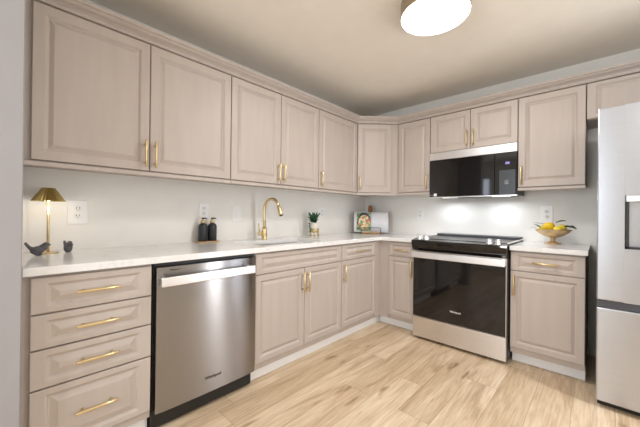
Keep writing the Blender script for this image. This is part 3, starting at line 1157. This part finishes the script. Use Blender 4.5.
soap(-2.262, 'black soap bottle with gold pump collar, the left one on the tray')
soap(-2.186, 'black soap bottle with gold pump collar, the right one on the tray, nearer the faucet')


# ------------------------------------------------------------------ potted plant
def leaf_bm(t, base, tip, width, bend=0.0, seg=5):
    base, tip = Vector(base), Vector(tip)
    d = tip - base
    side = d.cross(Vector((0, 0, 1)))
    side = side.normalized() if side.length > 1e-5 else Vector((1, 0, 0))
    upv = side.cross(d).normalized()
    rows = []
    for k in range(seg + 1):
        f = k / seg
        ww = width * (sin(pi * min(1, f * 0.92 + 0.06)) ** 0.8) / 2
        cc = base + d * f + upv * bend * sin(pi * f)
        rows.append([t.verts.new(cc - side * ww + upv * ww * 0.35), t.verts.new(cc), t.verts.new(cc + side * ww + upv * ww * 0.35)])
    for A, B in zip(rows, rows[1:]):
        for k in range(2):
            f = t.faces.new((A[k], A[k + 1], B[k + 1], B[k]))
            f.smooth = True


def solid(o, th):
    k = o.modifiers.new('thick', 'SOLIDIFY'); k.thickness = th; k.offset = 0
    return o


c = thing('potted_plant', 'small green plant in a cream pot on a gold stand, right of the sink', 'plant', (0.135, -1.112, ZC1))
c.scale = (1.08, 1.08, 1.08)
t = bm_()
lathe(t, [(0, 0.050), (0.036, 0.050), (0.040, 0.054), (0.043, 0.128), (0.040, 0.128), (0.038, 0.118), (0, 0.118)], seg=36)
obj('pot', t, 'pot', c)
t = bm_(); lathe(t, [(0, 0.1182), (0.037, 0.1182), (0.02, 0.123), (0, 0.124)])
obj('soil', t, 'soil', c)
t = bm_()
lathe(t, [(0.0395, 0.036), (0.0435, 0.036), (0.0448, 0.072), (0.0432, 0.072), (0.0405, 0.0495)], seg=36)
lathe(t, [(0, 0.040), (0.040, 0.040), (0.040, 0.049), (0, 0.049)], seg=36)
for k in range(4):
    a = pi / 4 + k * pi / 2
    cyl(t, (0.038 * cos(a), 0.038 * sin(a), 0.0), (0.036 * cos(a), 0.036 * sin(a), 0.045), 0.0085)
obj('stand', t, 'brass', c)
t = bm_()
rnd = random.Random(3)
for k in range(54):
    a = rnd.uniform(0, 2 * pi)
    el = rnd.uniform(0.1, 1.45)
    L_ = rnd.uniform(0.045, 0.098)
    b0 = Vector((rnd.uniform(-0.02, 0.02), rnd.uniform(-0.034, 0.01), 0.127 + rnd.uniform(0, 0.03)))
    if cos(a) > 0.2 and el < 0.5:
        el += 0.6
    tp = b0 + Vector((cos(a) * cos(el) * 0.8, sin(a) * cos(el), sin(el))) * L_
    leaf_bm(t, b0, tp, rnd.uniform(0.018, 0.032), 0.004)
# a taller pointed leaf to the right and a trailing stem to the left
leaf_bm(t, (0.01, 0.0, 0.13), (0.02, 0.058, 0.226), 0.026, 0.003)
leaf_bm(t, (0.0, -0.01, 0.13), (0.02, -0.095, 0.228), 0.024, 0.003)
for k in range(10):
    z = 0.13 - k * 0.0085
    y = -0.066 - 0.010 * sin(k * 0.5)
    leaf_bm(t, (0.0, y, z), (0.01 + rnd.uniform(-.01, .015), y + rnd.uniform(-0.022, 0.016), z - 0.014), 0.020)
solid(obj('foliage', t, 'leaf', c), 0.0008)

# ------------------------------------------------------------------ cookbook on stand, pepper mill
BX, BY = 0.270, -0.275
BR = radians(34)
c = thing('book_stand', 'gold and wood cookbook stand in the worktop corner', 'book stand', (BX, BY, ZC1), BR)
t = bm_()
box(t, -0.105, 0.105, -0.055, -0.010, 0.006, 0.016, 0.002, 1)
obj('ledge', t, 'brass', c)
t = bm_()
box(t, -0.11, 0.11, -0.0590, -0.0555, 0.006, 0.026, 0.001, 1)
obj('front_lip', t, 'wood', c)
t = bm_()
tube(t, [(-0.112, -0.060, 0.004), (-0.112, -0.062, 0.066), (-0.106, -0.062, 0.072), (0.106, -0.062, 0.072), (0.112, -0.062, 0.066), (0.112, -0.060, 0.004)], 0.0034, 8)
obj('page_wire', t, 'navy', c)
t = bm_()
for sx in (-1, 1):
    tube(t, [(sx * 0.09, -0.04, 0.003), (sx * 0.09, 0.085, 0.003)], 0.003, 8)
    tube(t, [(sx * 0.09, 0.085, 0.003), (sx * 0.07, 0.0335, 0.150)], 0.003, 8)
tube(t, [(-0.072, 0.0335, 0.15), (0.072, 0.0335, 0.15)], 0.003, 8)
obj('wire_frame', t, 'brass', c)

c = thing('cookbook', 'open cookbook showing a food photo, on the stand in the corner', 'book', (BX, BY, ZC1 + 0.0165), BR)
lean = Matrix.Translation((0, -0.020, 0.0)) @ Matrix.Rotation(radians(-13), 4, 'X')


def page_block(x0, x1, z0, z1, y0, y1, curl, n=10):
    t = bmesh.new()
    fr, bk = [], []
    for k in range(n + 1):
        f = k / n
        x = x0 + (x1 - x0) * f
        u = abs(x) / max(abs(x0), abs(x1))
        dy = curl * (sin(pi * min(1, u * 1.15)) * 0.8) - 0.004 * u
        fr.append((x, y0 - dy)); bk.append((x, y1))
    for z in (z0, z1):
        pass
    lo = [t.verts.new((x, y, z0)) for x, y in fr]; hi = [t.verts.new((x, y, z1)) for x, y in fr]
    lb = [t.verts.new((x, y, z0)) for x, y in bk]; hb = [t.verts.new((x, y, z1)) for x, y in bk]
    for k in range(n):
        t.faces.new((lo[k], lo[k + 1], hi[k + 1], hi[k])).smooth = True
        t.faces.new((lb[k + 1], lb[k], hb[k], hb[k + 1]))
        t.faces.new((hi[k], hi[k + 1], hb[k + 1], hb[k]))
        t.faces.new((lb[k], lb[k + 1], lo[k + 1], lo[k]))
    t.faces.new((lo[0], hi[0], hb[0], lb[0])); t.faces.new((lo[n], lb[n], hb[n], hi[n]))
    bmesh.ops.recalc_face_normals(t, faces=t.faces[:])
    bmesh.ops.transform(t, matrix=lean, verts=t.verts[:])
    return t


BH = 0.245
obj('left_pages', page_block(-0.205, -0.001, 0.0, BH, -0.012, -0.001, 0.008), 'paper', c)
obj('right_pages', page_block(0.001, 0.205, 0.0, BH, -0.012, -0.001, 0.008), 'paper', c)
t = bm_(); box(t, -0.210, 0.210, -0.0008, 0.003, -0.001, BH + 0.004)
bmesh.ops.transform(t, matrix=lean, verts=t.verts[:])
obj('cover', t, 'cover', c)


def on_page(name, x0, x1, z0, z1, lift, mt, curve=True, n=10, disc=None):
    """thin printed area following the page"""
    t = bmesh.new()

    def yy(x):
        u = abs(x) / 0.205
        return -0.012 - (0.008 * sin(pi * min(1, u * 1.15)) * 0.8 - 0.004 * u) - lift
    if disc:
        cx0, cz0, rx, rz_ = disc
        ctr = t.verts.new((cx0, yy(cx0), cz0))
        ring = [t.verts.new((cx0 + rx * cos(a), yy(cx0 + rx * cos(a)), cz0 + rz_ * sin(a))) for a in [2 * pi * k / 28 for k in range(28)]]
        for k in range(28):
            t.faces.new((ctr, ring[k], ring[(k + 1) % 28]))
    else:
        cols = []
        for k in range(n + 1):
            x = x0 + (x1 - x0) * k / n
            cols.append((t.verts.new((x, yy(x), z0)), t.verts.new((x, yy(x), z1))))
        for A, B in zip(cols, cols[1:]):
            t.faces.new((A[0], B[0], B[1], A[1]))
    bmesh.ops.transform(t, matrix=lean, verts=t.verts[:])
    return t


ph = obj('food_photo', on_page('p', -0.172, -0.004, 0.012, BH - 0.006, 0.0004, None), 'green', c)
obj('plate_rim', on_page('p', 0, 0, 0, 0, 0.0008, None, disc=(-0.083, 0.135, 0.077, 0.104)), 'navy', ph)
obj('plate_food', on_page('p', 0, 0, 0, 0, 0.0012, None, disc=(-0.080, 0.118, 0.070, 0.090)), 'food', ph)
t = bm_()
rnd = random.Random(5)
for k in range(13):
    z = BH - 0.035 - k * 0.0135
    x1_ = 0.175 - rnd.uniform(0, 0.05)
    merge(t, on_page('p', 0.035, x1_, z, z + 0.0022, 0.0004, None))
obj('recipe_text', t, 'ink', c, 'lines of small grey recipe text')

c = thing('pepper_mill', 'reddish-brown wooden pepper mill behind the open cookbook', 'pepper mill', (0.165, -0.135, ZC1))
c.scale = (1.1, 1.1, 1.19)
t = bm_()
lathe(t, [(0, 0), (0.027, 0), (0.028, 0.006), (0.024, 0.03), (0.018, 0.08), (0.016, 0.14), (0.020, 0.19), (0.023, 0.205), (0.018, 0.212), (0, 0.212)])
obj('body', t, 'dwood', c)
t = bm_()
lathe(t, [(0, 0.2125), (0.016, 0.2125), (0.022, 0.222), (0.026, 0.245), (0.025, 0.268), (0.018, 0.284), (0.008, 0.290), (0, 0.291)])
obj('head', t, 'dwood', c)

# ------------------------------------------------------------------ fruit bowl
BXc, BYc = 1.998, -0.180
c = thing('pedestal_bowl', 'antique gold pedestal bowl of lemons on the short worktop', 'bowl', (BXc, BYc, ZC1))
c.scale = (1.07, 1.07, 1.12)
t = bm_()
lathe(t, [(0, 0), (0.052, 0), (0.054, 0.004), (0.050, 0.008), (0.030, 0.014), (0.017, 0.021), (0.0145, 0.030), (0.019, 0.036), (0.019, 0.040), (0.016, 0.044),
          (0.040, 0.052), (0.075, 0.068), (0.100, 0.086), (0.112, 0.103), (0.114, 0.108), (0.110, 0.108), (0.096, 0.090), (0.070, 0.073), (0.035, 0.058), (0, 0.055)], seg=56,
      fn=lambda a, r, z: 1 + (0.012 * cos(a * 20) if r > 0.06 else 0))
obj('bowl_body', t, 'bowl', c)


def lemon(x, y, z, r, rot, mt, label, L_=1.25):
    t = bm_()
    pr = []
    for k in range(17):
        a = pi * k / 16
        rr_ = r * sin(a) ** 0.85
        zz = -r * L_ * cos(a)
        if k in (0, 16):
            rr_ = 0
        if k in (1, 15):
            rr_ = r * 0.24
        pr.append((rr_, zz))
    lathe(t, pr, seg=24)
    o = obj('lemon', t, mt)
    o.rotation_euler = rot
    o.location = (BXc + x * 1.08, BYc + y * 1.08, ZC1 + z * 1.12)
    o.scale = (1.1, 1.1, 1.1)
    tag(o, label, 'lemon')
    o['group'] = 'lemons in the gold bowl'
    return o


lemon(-0.024, -0.028, 0.130, 0.031, (radians(80), 0, radians(70)), 'lemon', 'largest deep yellow lemon at the front left of the gold bowl')
lemon(0.032, -0.052, 0.112, 0.021, (radians(85), 0, radians(100)), 'lemon2', 'small yellow lemon at the front centre of the gold bowl')
lemon(0.054, 0.006, 0.122, 0.024, (radians(90), 0, radians(130)), 'lemon2', 'pale lemon at the right of the gold bowl')
lemon(-0.070, 0.022, 0.112, 0.020, (radians(90), 0, radians(60)), 'lemon2', 'pale lemon at the left of the gold bowl, behind the largest one')
lemon(-0.006, 0.056, 0.112, 0.022, (radians(90), 0, radians(20)), 'lemon', 'yellow lemon at the back of the gold bowl')


def sprig(label, leaves, mt):
    t = bm_()
    for bs, tp, w__ in leaves:
        leaf_bm(t, bs, tp, w__, 0.004)
    o = solid(obj('leaf_sprig', t, mt), 0.001)
    o.location = (BXc, BYc, ZC1)
    o.scale = (1.08, 1.08, 1.12)
    return tag(o, label, 'leaf', 'leaves tucked among the lemons')


sprig('dark green leaf drooping over the right rim of the gold bowl', [((0.070, -0.020, 0.128), (0.140, -0.045, 0.116), 0.060), ((0.075, -0.01, 0.128), (0.124, -0.055, 0.130), 0.045)], 'leaf')
sprig('green leaf standing up behind the lemons, right of centre', [((0.015, 0.0, 0.155), (0.080, 0.002, 0.172), 0.048)], 'leaf2')
sprig('thin pale green leaves sticking out over the left rim of the gold bowl', [((-0.05, -0.01, 0.143), (-0.128, -0.015, 0.152), 0.018), ((-0.065, -0.02, 0.126), (-0.145, -0.03, 0.110), 0.007), ((-0.075, -0.010, 0.116), (-0.120, -0.02, 0.140), 0.040)], 'leaf2')

# repeats share a group
for o in bpy.data.objects:
    if 'category' in o.keys() and o.parent is None:
        n_ = o.name.split('.')[0]
        gname = {'wall_cabinet': 'taupe wall cabinets', 'base_cabinet': 'taupe base cabinets', 'outlet': 'white outlet plates on the kitchen walls',
                 'bird_figurine': 'grey bird figurines by the lamp', 'worktop': 'white quartz worktops'}.get(n_)
        if gname:
            o['group'] = gname
